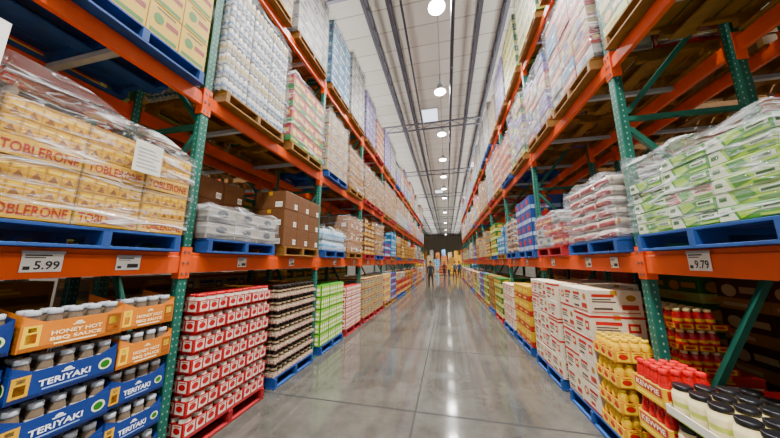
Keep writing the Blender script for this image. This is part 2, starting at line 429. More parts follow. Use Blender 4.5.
# ------------------------------------------------------------------ products
PR = {}
def carton_base(w, d, h, base, c=.005, tape=True):
    mb = MB(); mb.dims = (w, d, h)
    mb.box(-d/2, d/2, -w/2, w/2, 0, h, base, c)
    if tape:
        mb.rect('z+', .03, .97, .46, .54, TAPE, .0006)
        for sd in ('y-', 'y+'): mb.rect(sd, .44, .56, .78, .985, TAPE, .0008)
    return mb
S4 = ('x+', 'y-', 'y+', 'x-')
def reg(key, mb, name, cat, desc):
    PR[key] = dict(me=mb.mesh(name), mb=mb, w=mb.dims[0], d=mb.dims[1], h=mb.dims[2], name=name, cat=cat, desc=desc)
mb = carton_base(.35, .56, .35, M('#95702f', .55, 0, .08))
GOLD = M('#c48f0c', .4, 0, .3, 40); BRN = M('#7a4a16', .6, 0, .1); GOLD2 = M('#e0c060', .4, 0, .1)
for sd in S4:
    mb.rect(sd, .02, .98, .02, .34, M('#cda458', .5), .001)
    for i in range(5):
        for j in range(2):
            u0 = .03+i*.19; v0 = .37+j*.3
            mb.rect(sd, u0, u0+.18, v0, v0+.27, GOLD, .001)
            mb.poly(sd, ((u0+.03, v0+.03), (u0+.15, v0+.03), (u0+.09, v0+.15)), BRN, .0016)
            mb.rect(sd, u0+.02, u0+.16, v0+.18, v0+.23, GOLD2, .0016)
    mb.text(sd, 'TOBLERONE', .06, .94, .08, .26, M('#980604', .5))
reg('choc', mb, 'chocolate_case', 'carton', 'tan chocolate case with red lettering')
mb = carton_base(.255, .56, .3, M('#b89200', .5, 0, .06))
for sd in S4:
    mb.disc(sd, .3, .58, .15, .16, M('#2f6a14', .5)); mb.rect(sd, .52, .92, .52, .68, M('#7a1006', .5))
    mb.rect(sd, .08, .92, .06, .18, M('#2f6a14', .5)); mb.rect(sd, .2, .8, .86, .92, M('#4b3d12', .5))
reg('yellow', mb, 'cereal_carton', 'carton', 'yellow carton with green band')
def kraft(key, w, d, h, base=KRAFT):
    mb = carton_base(w, d, h, base)
    for sd in S4:
        mb.rect(sd, .1, .42, .62, .68, KRAFTD); mb.rect(sd, .1, .34, .5, .54, KRAFTD); mb.rect(sd, .68, .9, .12, .4, WHITE)
        for q in range(5): mb.rect(sd, .7+q*.04, .715+q*.04, .18, .34, BLACK, .002)
    reg(key, mb, 'kraft_carton', 'carton', 'plain brown cardboard carton')
kraft('kraft', .345, .56, .3); kraft('kraftbig', .5, .56, .31)
kraft('dark', .345, .54, .28, M('#5a381c', .7, 0, .15))
def printed(key, w, d, h, base, band, acc, desc, style=0, name='printed_carton'):
    mb = carton_base(w, d, h, M(base, .5, 0, .07)); B = M(band, .5, 0, .07); A = M(acc, .5, 0, .07)
    DK = M('#4a3a34', .6)
    for sd in S4:
        if style == 0:
            mb.rect(sd, .02, .98, .04, .32, B); mb.disc(sd, .5, .62, .2, .22, A)
            for q in range(3): mb.rect(sd, .12, .5+.1*q, .09+q*.07, .12+q*.07, A, .002)
        elif style == 1:
            mb.rect(sd, .02, .98, .7, .96, B); mb.rect(sd, .08, .44, .1, .6, A); mb.rect(sd, .54, .92, .1, .6, A)
            mb.disc(sd, .26, .35, .1, .16, B, .0025); mb.disc(sd, .73, .35, .1, .16, B, .0025)
        elif style == 2:
            for q in range(4):
                mb.rect(sd, .04+q*.24, .24+q*.24, .06, .94, B); mb.disc(sd, .14+q*.24, .6, .07, .14, A, .0025)
                mb.rect(sd, .07+q*.24, .21+q*.24, .16, .3, A, .002)
        elif style == 3:
            mb.rect(sd, .05, .95, .4, .62, B); mb.rect(sd, .08, .6, .7, .76, A); mb.rect(sd, .08, .5, .8, .85, A)
            mb.rect(sd, .66, .92, .1, .32, A)
        elif style == 4:
            mb.rect(sd, .08, .5, .7, .82, A); mb.rect(sd, .08, .44, .58, .63, DK); mb.rect(sd, .08, .52, .48, .53, DK)
            mb.disc(sd, .8, .68, .09, .13, B); mb.rect(sd, .06, .94, .06, .1, A); mb.rect(sd, .1, .45, .18, .26, DK, .002); mb.rect(sd, .62, .92, .2, .4, A, .002)
        elif style == 6:
            mb.rect(sd, .0, 1, .02, .38, B, .001); mb.disc(sd, .28, .62, .16, .2, A); mb.rect(sd, .5, .92, .56, .76, A); mb.rect(sd, .1, .6, .12, .24, A, .002)
        elif style == 7:
            mb.rect(sd, .0, 1, .02, .1, A, .001); mb.disc(sd, .24, .58, .12, .17, A); mb.disc(sd, .24, .58, .07, .1, B, .0025)
            mb.rect(sd, .46, .9, .68, .8, A); mb.rect(sd, .46, .82, .55, .6, DK); mb.rect(sd, .46, .76, .44, .49, DK); mb.rect(sd, .46, .7, .2, .32, A)
        elif style == 8:
            mb.rect(sd, .0, 1, .84, .94, B, .001); mb.rect(sd, .1, .58, .56, .7, A); mb.rect(sd, .1, .5, .44, .49, DK); mb.rect(sd, .1, .54, .34, .39, DK)
            mb.rect(sd, .68, .9, .3, .66, A); mb.rect(sd, .72, .86, .4, .56, M('#d8c8a0', .5), .002); mb.rect(sd, .1, .4, .12, .2, DK)
        else:
            mb.poly(sd, ((.0, .06), (.3, .06), (.2, .94), (.0, .94)), B)
            mb.poly(sd, ((.34, .1), (.6, .5), (.52, .9), (.26, .9)), A, .0016)
            mb.rect(sd, .64, .95, .5, .84, B, .0014); mb.rect(sd, .66, .9, .58, .76, M('#1f4d14', .4), .002)
            mb.rect(sd, .03, .16, .4, .7, M('#1f4d14', .4), .002); mb.rect(sd, .6, .96, .12, .28, A, .0016)
    reg(key, mb, name, 'carton', desc)
printed('redgreen', .345, .56, .3, '#9c0a04', '#1f6a1a', '#d8b860', 'red carton with green band', 6, 'snack_carton')
printed('whitered', .345, .5, .25, '#cdc3b2', '#b5191d', '#b5191d', 'white carton with red stripe', 8, 'pantry_carton')
printed('whitetxt', .345, .5, .25, '#cdc3b2', '#9c7a50', '#a82a1e', 'white carton with red and brown print', 4, 'pantry_carton')
printed('whitedot', .345, .5, .25, '#cdc3b2', '#d8c8a0', '#a81a14', 'white carton with red disc', 7, 'pantry_carton')
printed('greenlabel', .345, .5, .22, '#2f7f2a', '#a8c070', '#f0f0e0', 'green carton with pale panels', 2, 'snack_carton')
printed('redcans', .345, .5, .24, '#a4141a', '#e8ddd0', '#b5191d', 'red carton with white can pictures', 2, 'snack_carton')
printed('whitegreen', .345, .56, .28, '#b2baa8', '#3f7a2c', '#2d6d3a', 'white carton with green band', 0, 'snack_carton')
printed('redpack', .345, .5, .2, '#98100c', '#d0c6b4', '#c89410', 'red carton with white band', 3, 'snack_carton')
printed('greenpack', .345, .28, .088, '#2f7a04', '#c3c8b6', '#86ac0c', 'green and white flat pack', 5, 'flat_pack')
printed('greenpackb', .345, .28, .088, '#86ac18', '#b8c0a8', '#2a6e04', 'lime and white flat pack', 5, 'flat_pack')
printed('redflat', .345, .28, .088, '#b8ae9c', '#a01812', '#3f8a10', 'pale flat pack with red print', 5, 'flat_pack')
COLS = (
    ('#98948e', '#5f5c5a', '#44484f', 'pale grey', 0, 'grey'), ('#960f09', '#c9a878', '#5c0c09', 'red', 6, 'red'),
    ('#0e3474', '#9cb0c8', '#a01818', 'blue', 0, 'blue'), ('#85581e', '#4c3014', '#b89a68', 'tan', 3, 'tan'),
    ('#265c10', '#b4bc80', '#c58c08', 'green', 6, 'green'), ('#b88c00', '#98160c', '#dcc070', 'yellow', 6, 'yellow'),
    ('#6f608a', '#3f2868', '#a494b8', 'lilac', 0, 'lilac'), ('#4a2c20', '#a47c46', '#c4b090', 'dark brown', 6, 'brown'),
    ('#a39270', '#8c1812', '#1c3c7c', 'cream', 8, 'cream'), ('#4a7490', '#134c78', '#b0c0c8', 'pale blue', 6, 'sky_blue'))
for i, (a, b, c, d, st, nm) in enumerate(COLS):
    printed('f%d' % i, .5, .56, .34, a, b, c, d+' printed carton', st, nm+'_carton')
    printed('g%d' % i, .345, .56, .27, a, b, c, d+' printed carton', st, nm+'_carton')
    printed('h%d' % i, .345, .56, .17, a, b, c, 'shallow '+d+' carton', (0, 3, 4, 7)[i % 4], 'shallow_carton')
BOT = M('#a9bcc8', .15, 0, .1); CAPB = M('#dfe6ea', .4); LABB = M('#5a93b8', .4)
def pack(key, ny, nx, rr, prof, name, desc, film):
    mb = MB(); w = ny*2*rr+.012; d = nx*2*rr+.012; h = max(p_[1] for p_ in prof)+.004
    mb.dims = (w, d, h)
    for i in range(ny):
        for j in range(nx):
            mb.lathe(prof, 9, -d/2+.006+rr*(2*j+1), -w/2+.006+rr*(2*i+1))
    for sd in S4: mb.rect(sd, .02, .98, .0, .62, film, -.002)
    reg(key, mb, name, 'drinks pack', desc)
pack('water', 6, 6, .042, [(.036,0,BOT),(.041,.01,BOT),(.041,.07,LABB),(.041,.12,BOT),(.03,.17,BOT),(.014,.195,CAPB),(.014,.215,CAPB)], 'water_pack', 'shrink wrapped pack of clear bottles', FILM)
CAN = M('#2f68a0', .3, .1, .4, 22); CANT = M('#b3b5b8', .3, .6); CANW = M('#b4b2ac', .35, 0, .3, 14)
pack('cans', 5, 8, .034, [(.03,0,CANT),(.033,.008,CANW),(.033,.05,CAN),(.033,.085,CANW),(.033,.145,CANT),(.028,.158,CANT)], 'can_pack', 'pack of white and blue drink cans', FILM)
CANR = M('#b09010', .3, .1, .4, 22)
pack('cansb', 5, 8, .034, [(.03,0,CANT),(.033,.008,CANW),(.033,.05,CANR),(.033,.11,CANW),(.033,.145,CANT),(.028,.158,CANT)], 'can_pack', 'pack of yellow and white drink cans', FILM)
def bag(key, w, d, h, base, band, acc, desc, name, e=.45):
    mb = MB(); mb.dims = (w, d, h); m = M(base, .3, 0, .15, 10, .2); B = M(band, .3, 0, .1); A = M(acc, .3)
    n = 26; K = 6
    def P(k, i):
        v = k/K; q = .8+.2*math.sin(PI*v)**.5; a = 2*PI*(i+.5)/n
        ca, sa = math.cos(a), math.sin(a)
        x = abs(ca)**e*(1 if ca > 0 else -1)*d/2*q; y = abs(sa)**e*(1 if sa > 0 else -1)*w/2*q
        return (x, y, v*h)
    for k in range(K):
        for i in range(n):
            q = i % 6
            mm = B if (q in (0, 1, 2) and 1 <= k <= 3) else A if (q == 4 and 2 <= k < 5) else m
            mb.face([P(k, i), P(k, i+1), P(k+1, i+1), P(k+1, i)], mm)
    mb.face([P(0, i) for i in range(n)][::-1], m); mb.face([P(K, i) for i in range(n)], m)
    reg(key, mb, name, 'packet', desc)
bag('redbag', .3, .34, .11, '#ada39a', '#941610', '#947048', 'white and red soft packet', 'soft_bag', .3)
bag('brownbag', .33, .34, .13, '#8f6a38', '#5c361c', '#c4b490', 'brown soft packet', 'soft_pouch', .3)

WR = {}
def wrap_mesh(w, d, h, heavy, var, hx=0.0):
    key = (round(w, 2), round(d, 2), round(h, 2), heavy, var, hx)
    if key in WR: return WR[key]
    rnd = random.Random(int(w*1000+d*77+h*131+var)); ny, nx = 16, 14; K = max(7, int(h/.07))
    per = []
    for i in range(ny): per.append((d/2, -w/2+w*i/ny, 1, -1 if i == 0 else 0))
    for i in range(nx): per.append((d/2-d*i/nx, w/2, 1 if i == 0 else 0, 1))
    for i in range(ny): per.append((-d/2, w/2-w*i/ny, -1, 1 if i == 0 else 0))
    for i in range(nx): per.append((-d/2+d*i/nx, -w/2, -1 if i == 0 else 0, -1))
    N = len(per); v = []; fs = []
    ph = [rnd.uniform(0, 6.3) for _ in range(6)]
    for k in range(K+2):
        t = min(k/K, 1)
        for i, (x, y, ax, ay) in enumerate(per):
            o = .006+.007*(1+math.sin(i*.9+ph[0]+k*.7))+.003*(1+math.sin(i*2.3+ph[1]-k*1.3))+rnd.uniform(0, .003)
            top = h+hx*(.55-.45*y/(w/2)); sc = 1
            zz = top*t+(rnd.uniform(-.012, .012) if 0 < k < K else 0)
            if k == 0: zz = .012+.008*math.sin(i*1.1+ph[2])
            if k == K: zz = top+.03+.02*math.sin(i*.8+ph[3])
            if k == K+1: sc = .8+.06*math.sin(i*1.4+ph[4]); zz = h+.025+.014*math.sin(i*1.7+ph[5])+hx*.2
            v.append(((x+ax*o)*sc, (y+ay*o)*sc, zz))
    for k in range(K+1):
        for i in range(N): fs.append((k*N+i, k*N+(i+1) % N, (k+1)*N+(i+1) % N, (k+1)*N+i))
    me = bpy.data.meshes.new('stretch_wrap'); me.from_pydata(v, [], fs); me.materials.append(FILM2 if heavy else FILM)
    me.polygons.foreach_set('use_smooth', [True]*len(fs)); me.update(); WR[key] = me
    return me

def where(s, b, slot, l, back=False):
    return '%s load %s %s %s bay, %s' % ('far' if slot else 'near', 'behind' if back else 'of', ORD[b], SN[s], SHELF[l])
def geom(s, b, slot, back=False):
    xf = (XL if s > 0 else XR) - (s*BKO if back else 0)
    return xf, (YL if s > 0 else YR)+BAY*b+(.64 if slot == 0 else 1.86)
STUFF = {}
def load(s, b, slot, l, key, ny, nx, nz, pal='blue', wrap=0, ragged=0, lx0=None, back=False, pallet_on=True, yoff=0, z0=None, hx=0.0, jit=.003):
    xf, yc = geom(s, b, slot, back); yc += yoff
    z = ZL[s][l] if z0 is None else z0
    if lx0 is None: lx0 = .27 if (s < 0 and l == 0 and not back) else .09
    if back: lx0 = .02
    rz = 0 if s > 0 else PI; wh = where(s, b, slot, l, back)
    keys = key if isinstance(key, tuple) else (key,)
    P0 = PR[keys[0]]
    if pallet_on: pallet(pal, xf+s*(lx0-.6), yc, z+.002, rz, wh, b > 3 or back); z += .146
    gap = .004; w, d, h = P0['w']+gap, P0['d']+gap, P0['h']+.0015
    for iz in range(nz):
        for ix in range(nx):
            for iy in range(ny):
                if ragged and iz == nz-1 and R() < ragged: continue
                kk = keys[(iz//2) % len(keys)] if len(keys) < 4 else keys[random.randrange(len(keys))]
                P = PR[kk]
                x = lx0-.022-jit-d*(ix+.5); y = (iy-(ny-1)/2)*w
                jx_ = U(-jit*.5, jit) if ix == 0 else U(-jit, -jit*.5)
                loc = (xf+s*(x+jx_), yc+y, z+iz*h)
                if b >= 5: STUFF.setdefault(kk, MB()).add(P['mb'], *loc, rz)
                else: O(P['name'], P['me'], loc, rz+U(-.004, .004), label='%s in %s' % (P['desc'], wh), cat=P['cat'], group='%s, %s' % (P['desc'], wh))
    if wrap:
        me = wrap_mesh(ny*w+.012, nx*d+.012+2*jit, nz*h, wrap == 2, (b+slot) % 2, hx)
        O('stretch_wrap', me, (xf+s*(lx0-.022-jit-nx*d/2), yc, z), rz, label='clear plastic stretch wrap around %s' % wh, cat='plastic wrap', group='plastic wraps')
    return z+nz*h

# near-left shelves
load(1, 0, 1, 1, 'choc', 3, 2, 2, 'blue', 1, hx=.22)
load(1, 0, 1, 2, 'yellow', 4, 2, 4, 'blue', 0)
load(1, 1, 0, 1, 'h0', 3, 1, 2, 'blue', 2)
load(1, 1, 0, 1, 'dark', 3, 1, 3, lx0=-.5, pallet_on=False, z0=1.936)
load(1, 1, 1, 1, 'dark', 3, 2, 3, 'wooden', 0, .3)
load(1, 1, 0, 2, ('cans', 'cansb', 'cans'), 3, 2, 9, 'wooden', 2)
load(1, 1, 1, 2, 'redgreen', 3, 2, 4, 'wooden', 1)
load(1, 1, 0, 3, 'g8', 3, 2, 6, 'wooden', 2)
load(1, 1, 1, 3, 'g0', 3, 2, 6, 'wooden', 2)
load(1, 2, 0, 0, 'greenlabel', 3, 2, 5, 'blue'); load(1, 2, 1, 0, 'redcans', 3, 2, 4, 'red')
load(1, 2, 0, 1, 'water', 2, 2, 2, 'blue', 1); load(1, 2, 1, 1, 'kraft', 3, 2, 3, 'wooden', 1)
load(1, 2, 0, 2, 'g8', 3, 2, 5, 'blue', 2); load(1, 2, 1, 2, 'g3', 3, 2, 4, 'wooden', 1)
load(1, 2, 0, 3, 'g9', 3, 2, 6, 'wooden', 2); load(1, 2, 1, 3, 'g0', 3, 2, 7, 'wooden', 2)
# near-right shelves
load(-1, 0, 1, 1, ('greenpack', 'greenpackb', 'greenpack', 'greenpack', 'redflat'), 3, 4, 6, 'blue', 2, .25, jit=.012, hx=.12)
load(-1, 0, 1, 2, 'g4', 3, 2, 5, 'wooden', 1)
load(-1, 1, 0, 1, 'redbag', 3, 3, 6, 'blue', 2, .3, jit=.008); load(-1, 1, 1, 1, ('h0', 'h1', 'h8', 'h0'), 3, 2, 3, 'red', 2)
load(-1, 1, 0, 2, ('h8', 'h0', 'h1', 'h1', 'h9'), 3, 2, 8, 'wooden', 2, .3, jit=.015); load(-1, 1, 1, 2, ('h0', 'h6', 'h8', 'h1', 'h2'), 3, 2, 7, 'wooden', 2, .3, jit=.015)
load(-1, 1, 0, 3, 'whitegreen', 3, 2, 5, 'wooden', 1); load(-1, 1, 1, 3, 'g4', 3, 2, 5, 'wooden', 2)
load(-1, 1, 1, 0, ('whitetxt', 'whitedot', 'whitetxt', 'whitered'), 3, 2, 5, 'blue')
load(-1, 2, 0, 0, 'g5', 3, 2, 4, 'blue'); load(-1, 2, 1, 0, 'whitered', 3, 2, 4, 'blue')
load(-1, 2, 0, 1, 'g2', 3, 2, 4, 'blue', 0); load(-1, 2, 1, 1, 'brownbag', 3, 3, 6, 'blue', 2)
load(-1, 2, 0, 2, ('h0', 'h8', 'h6', 'h4'), 3, 2, 8, 'wooden', 2, .3, jit=.015); load(-1, 2, 1, 2, 'g1', 3, 2, 4, 'blue', 1)
load(-1, 2, 0, 3, 'g4', 3, 2, 5, 'wooden', 1); load(-1, 2, 1, 3, 'g6', 3, 2, 5, 'wooden', 2)
# the rest of both runs
rn = random.Random(3)
for s in (1, -1):
    for b in range(3, NB):
        for slot in (0, 1):
            for l in range(4):
                if l == 0: k = rn.choice('41583241'); nz = 3 if b > 4 else 4
                elif l == 1: k = rn.choice('37873942'); nz = rn.choice((2, 3, 4)) if b < 5 else rn.choice((2, 3))
                elif l == 2: k = rn.choice('08913625'); nz = rn.choice((4, 5))
                else: k = rn.choice('0938610'); nz = rn.choice((3, 4, 5))
                k2 = rn.choice('0138')
                w = (rn.choice((1, 2, 2))) if (l >= 2) else (1 if rn.random() < .35 else 0)
                if b < 5: load(s, b, slot, l, 'g'+k, 3, 1 if l else 2, nz + (1 if l == 3 else 0), rn.choice(('blue', 'wooden', 'wooden', 'red')), w, .3 if l and not w else 0)
                else: load(s, b, slot, l, ('f'+k, 'f'+k2), 2, 1 if l else 2, nz-1 if l == 2 else nz, rn.choice(('blue', 'wooden', 'wooden', 'red')), w)
for k, mb in STUFF.items():
    O(PR[k]['name']+'_stacks', mb.mesh('stacks'), label='%ss stacked in the distant rack bays, sixth bay onward' % PR[k]['desc'], cat='cartons', kind='stuff')
for s in (1, -1):
    for b in range(0, 4):
        for slot in (0, 1):
            for l in range(3):
                k = rn.choice('73142784')
                if s < 0 and l == 0 and b < 2: k = '174'[(slot+b) % 3]
                if l == 2: k = '41485'[(slot+b*2) % 5]
                load(s, b, slot, l, 'f'+k, 2, 1, (4, 3, 3)[l] - (1 if l == 1 and s < 0 else 0), 'wooden', 0, back=True)

# ------------------------------------------------------------------ trays and jars
TR = {}
def tray(key, w, d, hw, col, desc, texts=(), tcol='#f6efe0', emblem=None, accent=None, art=None, wings=0.0, boxes=None, rnd_=None):
    mb = MB(); mb.dims = (w, d, hw); m = M(col, .55, 0, .06); t = .006
    mb.box(-d/2, d/2, -w/2, w/2, 0, t, m)
    mb.box(d/2-t, d/2, -w/2, w/2, t, hw, m); mb.box(-d/2, -d/2+t, -w/2, w/2, t, hw, m)
    for y in (-w/2, w/2-t):
        mb.box(-d/2+t, d/2-t, y, y+t, t, hw, m)
        if wings: mb.face([(-d/2+t, y+t/2, hw), (d/2, y+t/2, hw), (d/2, y+t/2, hw+wings*.45), (-d/2+t, y+t/2, hw+wings)], m)
    if wings:
        for sy in (-1, 1): mb.face([(d/2-t/2, sy*w/2, hw), (d/2-t/2, sy*(w/2-.09), hw), (d/2-t/2, sy*w/2, hw+wings*.45)], m)
    T = M(tcol, .5)
    for sd in ('x+', 'y-', 'y+'):
        if accent: mb.rect(sd, .01, .99, .02, .14, M(accent, .5), .001)
        for (u0, u1, v0, v1, hx_) in (boxes or ()): mb.rect(sd, u0, u1, v0, v1, M(hx_, .5), .0014)
        if art:
            for q in range(art[0]):
                u0 = .03+q*.94/art[0]; wq = .94/art[0]
                mb.rect(sd, u0+wq*.08, u0+wq*.92, .1, .92, M(art[1], .5), .0014); mb.disc(sd, u0+wq*.5, .5, wq*.32, .24, M(art[2], .5), .002)
                mb.rect(sd, u0+wq*.2, u0+wq*.8, .78, .86, M(art[2], .5), .002)
        for (s_, a, b, c, e) in texts: mb.text(sd, s_, a, b, c, e, T)
        if emblem:
            u, v, e = emblem; k = w/hw
            mb.poly(sd, [(u+e*math.cos(a*PI/8), v+e*.8*k*math.sin(a*PI/8)) for a in range(9)], T, .0018)
            mb.rect(sd, u-e*1.5, u+e*1.5, v-e*.5*k, v-e*.12*k, T, .0018)
        if rnd_:
            u, v, e, c1, c2 = rnd_; k = w/hw
            mb.disc(sd, u, v, e, e*k, M(c1, .5), .0018); mb.disc(sd, u, v, e*.7, e*.7*k, M(c2, .5), .0024)
    TR[key] = dict(me=mb.mesh('display_tray'), w=w, d=d, h=hw, desc=desc)
hh = [('HONEY HOT', .26, .76, .46, .62), ('BBQ SAUCE', .26, .76, .22, .38)]
tk = [('TERIYAKI', .24, .72, .36, .6)]
bo = [(.02, .17, .16, .92, '#eec45c'), (.81, .98, .16, .92, '#8f4a06'), (.05, .14, .28, .62, '#9c3a0c'), (.06, .13, .68, .84, '#5a2a0c'), (.84, .95, .5, .8, '#e0b850'), (.84, .95, .26, .4, '#d8702a'), (.3, .72, .1, .15, '#fff0c8')]
bb = [(.02, .17, .16, .92, '#c89a3a'), (.05, .14, .26, .6, '#6a2a10'), (.06, .13, .68, .84, '#2a4a8a'), (.28, .7, .22, .27, '#9fb0d8')]
for nm_, w_ in (('A', .46), ('B', .36)):
    tray('orange'+nm_, w_, .38, .155, '#cc7206', 'orange', hh, '#ffefc8', (.51, .78, .04), '#9c5206', None, .1, bo)
    tray('blue'+nm_, w_, .38, .145, '#123074', 'blue', tk, '#eef1f8', (.49, .76, .04), '#0c1e4c', None, .1, bb, (.88, .52, .075, '#d8e0c0', '#2f6a2a'))
tray('redA', .338, .38, .115, '#a81218', 'white and red', (), '#ffffff', None, None, (3, '#d5cdc0', '#a8141a'))
tray('cocoa', .335, .38, .045, '#c8bfb0', 'low white and red', (), '#ffffff', None, None, (4, '#8f1a18', '#d0c6b4'))
def kew_tray():
    mb = MB(); w, d, hw = .3, .38, .13; mb.dims = (w, d, hw); m = M('#d8a408', .55); t = .006; rd = M('#b80e14', .5)
    mb.box(-d/2, d/2, -w/2, w/2, 0, t, m); mb.box(d/2-t, d/2, -w/2, w/2, t, hw, m); mb.box(-d/2, -d/2+t, -w/2, w/2, t, hw, m)
    for y in (-w/2, w/2-t): mb.box(-d/2+t, d/2-t, y, y+t, t, hw, m)
    for sd in ('x+', 'y-', 'y+'):
        mb.rect(sd, .06, .94, .46, .92, rd, .001); mb.text(sd, 'KEWPIE', .12, .88, .54, .84, M('#fff0d8', .5))
        mb.rect(sd, .08, .92, .1, .3, M('#f0d060', .5), .001)
    TR['kew'] = dict(me=mb.mesh('display_tray'), w=w, d=d, h=hw, desc='yellow and red')
kew_tray()
tray('mayo', .385, .6, .06, '#d5d4c8', 'white', (), '#ffffff', None, '#7f9a4a', None)
tray('yel', .34, .38, .1, '#dc9a05', 'yellow', (), '#ffffff', None, '#b07004', (3, '#f2d25a', '#b8201a'))
tray('redlow', .335, .38, .05, '#a01218', 'low red', (), '#ffffff', None, None, (3, '#d8b040', '#a8141a'))
JR = {}
def jar(key, rr, h, body, label, lid, desc, name, neck=.6, art=None):
    B, Lb, Ld = M(body, .2), M(label, .4), M(lid, .35)
    A = M(art, .4) if art else Lb
    mb = MB(); mb.lathe([(rr*.9,0,B),(rr,.008,B),(rr,h*.14,Lb),(rr*1.002,h*.36,A),(rr*1.002,h*.5,Lb),(rr,h*.64,B),(rr*.98,h*.72,B),(rr*neck,h*.86,B),(rr*neck,h*.9,B)], 14)
    me = mb.mesh(name)
    mb = MB(); lr = rr*neck*1.08; mb.lathe([(lr,h*.85,Ld),(lr*1.02,h*.9,Ld),(lr,h*.99,Ld),(lr*.9,h,Ld)], 14)
    JR[key] = (me, mb.mesh('lid'), h, rr, desc, name)
jar('sauce', .036, .215, '#6a5f54', '#d2cec6', '#a9adb2', 'sauce bottle with pale label and silver cap', 'sauce_bottle', .8, '#55555c')
jar('redjar', .05, .165, '#dcd5ca', '#b0181e', '#b01a1e', 'white jar with red label', 'food_jar', .9)
jar('dark', .044, .162, '#1c0f0c', '#a89c86', '#17120f', 'dark jar with pale label', 'dark_jar', .82, '#3a1410')
jar('redbot', .037, .165, '#a80e12', '#c8161c', '#d8c8a0', 'red bottle with pale cap', 'red_bottle', .6, '#e0b040')
jar('kew', .035, .245, '#c01418', '#c8161c', '#c8161c', 'red bottle with red cap and cream band', 'squeeze_bottle', .7, '#f0e0b0')
jar('mayo', .06, .21, '#efe4c0', '#efe4c0', '#101013', 'cream jar with black lid', 'mayonnaise_jar', .76, '#b8c07a')
jar('yel', .038, .19, '#f0c022', '#e8b820', '#d8b020', 'yellow bottle with red band', 'condiment_bottle', .66, '#a8201a')
def tray_col(s, xf, yw, z0, lx0, keys, jk, njy, njx, pitch, colname, bayname, wob=0.0):
    rz0 = 0 if s > 0 else PI
    for r_, tk_ in enumerate(keys):
        T = TR[tk_]; z = z0+r_*pitch; j = jk[r_] if isinstance(jk, list) else jk
        me, lid, jh, jr, jd, jn = JR[j]
        wx = U(-wob, wob); rz = rz0+U(-wob, wob)*.5
        cx_, cy_ = xf+s*(lx0-T['d']/2+wx), yw
        ca, sa = math.cos(rz), math.sin(rz)
        O('display_tray', T['me'], (cx_, cy_, z), rz, label='%s tray, %s row up, %s, %s' % (T['desc'], ORD[r_], colname, bayname), cat='display tray', group='trays in '+bayname)
        nx = njx[r_] if isinstance(njx, list) else njx
        py = (T['w']-.014)/njy
        px = max(2*jr+.002, .075)
        for a in range(nx):
            for b in range(njy):
                lx = T['d']/2-.01-px*(a+.5); ly = (b-(njy-1)/2)*py
                o = O(jn, me, (cx_+ca*lx-sa*ly, cy_+sa*lx+ca*ly, z+.0065), rz+U(0, 6), label='%s, trays of %s' % (jd, bayname), cat='bottle' if 'bottle' in jn else 'jar', group='%s, %s' % (jd, bayname))
                O('lid', lid, parent=o)
bn = 'first left bay'
pallet('wooden', XL-.51, 1.28, .002, 0, 'far load of first left bay, floor level')
tray_col(1, XL, 1.65, .146, .06, ['blueB','blueB','blueB','orangeB','orangeB'], 'sauce', 4, 2, .262, 'column beside the upright', bn, .012)
tray_col(1, XL, 1.225, .146, .075, ['blueA','blueA','blueA','blueA','orangeA'], 'sauce', 5, 2, .262, 'second column from upright', bn, .012)
tray_col(1, XL, .75, .146, .06, ['blueA','blueA','blueA','blueA','blueA'], 'sauce', 5, 2, .262, 'column farthest from upright', bn, .012)
def stack_behind(s, b, slot, key, ny, nx, nz, lx0):
    load(s, b, slot, 0, key, ny, nx, nz, lx0=lx0, pallet_on=False, z0=.146)
bn = 'near load of second left bay'
_, yc = geom(1, 1, 0); pallet('red', XL+.09-.6, yc, .002, 0, bn+', floor level')
for i, dy in enumerate((-.342, 0, .342)):
    tray_col(1, XL, yc+dy, .146, .07, ['redA']*7, 'redjar', 3, 2, .178, ('nearest','middle','farthest')[i]+' column', bn)
stack_behind(1, 1, 0, 'kraft', 3, 1, 4, -.33)
bn = 'far load of second left bay'
_, yc = geom(1, 1, 1); pallet('blue', XL+.09-.6, yc, .002, 0, bn+', floor level')
for i, dy in enumerate((-.342, 0, .342)):
    tray_col(1, XL, yc+dy, .146, .07, ['cocoa']*7, 'dark', 3, 2, .174, ('nearest','middle','farthest')[i]+' column', bn, .004)
stack_behind(1, 1, 1, 'kraft', 3, 1, 4, -.33)
stack_behind(1, 0, 1, 'dark', 3, 1, 4, -.38)
bn = 'first right bay'
_, yc = geom(-1, 0, 1); pallet('blue', XR+.6-.27, yc, .002, PI, 'far load of first right bay, floor level')
tray_col(-1, XR, yc-.35, .146, .25, ['mayo']*3, 'mayo', 3, [2,2,4], .255, 'nearest column', bn)
tray_col(-1, XR, yc+.04, .146, .25, ['mayo']*3, 'mayo', 3, [2,2,4], .255, 'middle column', bn)
tray_col(-1, XR, yc+.387, .146, .25, ['kew']*3, 'kew', 4, [2,2,4], .262, 'column beside the upright', bn)
stack_behind(-1, 0, 1, 'redpack', 3, 1, 3, -.38)
bn = 'near load of second right bay'
_, yc = geom(-1, 1, 0); pallet('blue', XR+.6-.27, yc, .002, PI, bn+', floor level')
tray_col(-1, XR, yc-.345, .146, .25, ['yel']*4, 'yel', 4, [2,2,2,4], .215, 'nearest column', bn)
for iy in range(1, 3):
    for iz in range(5):
        PP = PR[('whitetxt', 'whitedot', 'whitetxt', 'whitered', 'whitered')[(iz+iy) % 5]]
        O(PP['name'], PP['me'], (XR+.001, yc-.345+iy*.35, .146+iz*.2515), PI+U(-.006, .006), label='%s in %s, floor level' % (PP['desc'], bn), cat='carton', group='%s, %s' % (PP['desc'], bn))
load(-1, 1, 0, 0, 'redpack', 3, 1, 3, lx0=-.27, pallet_on=False, z0=.146)
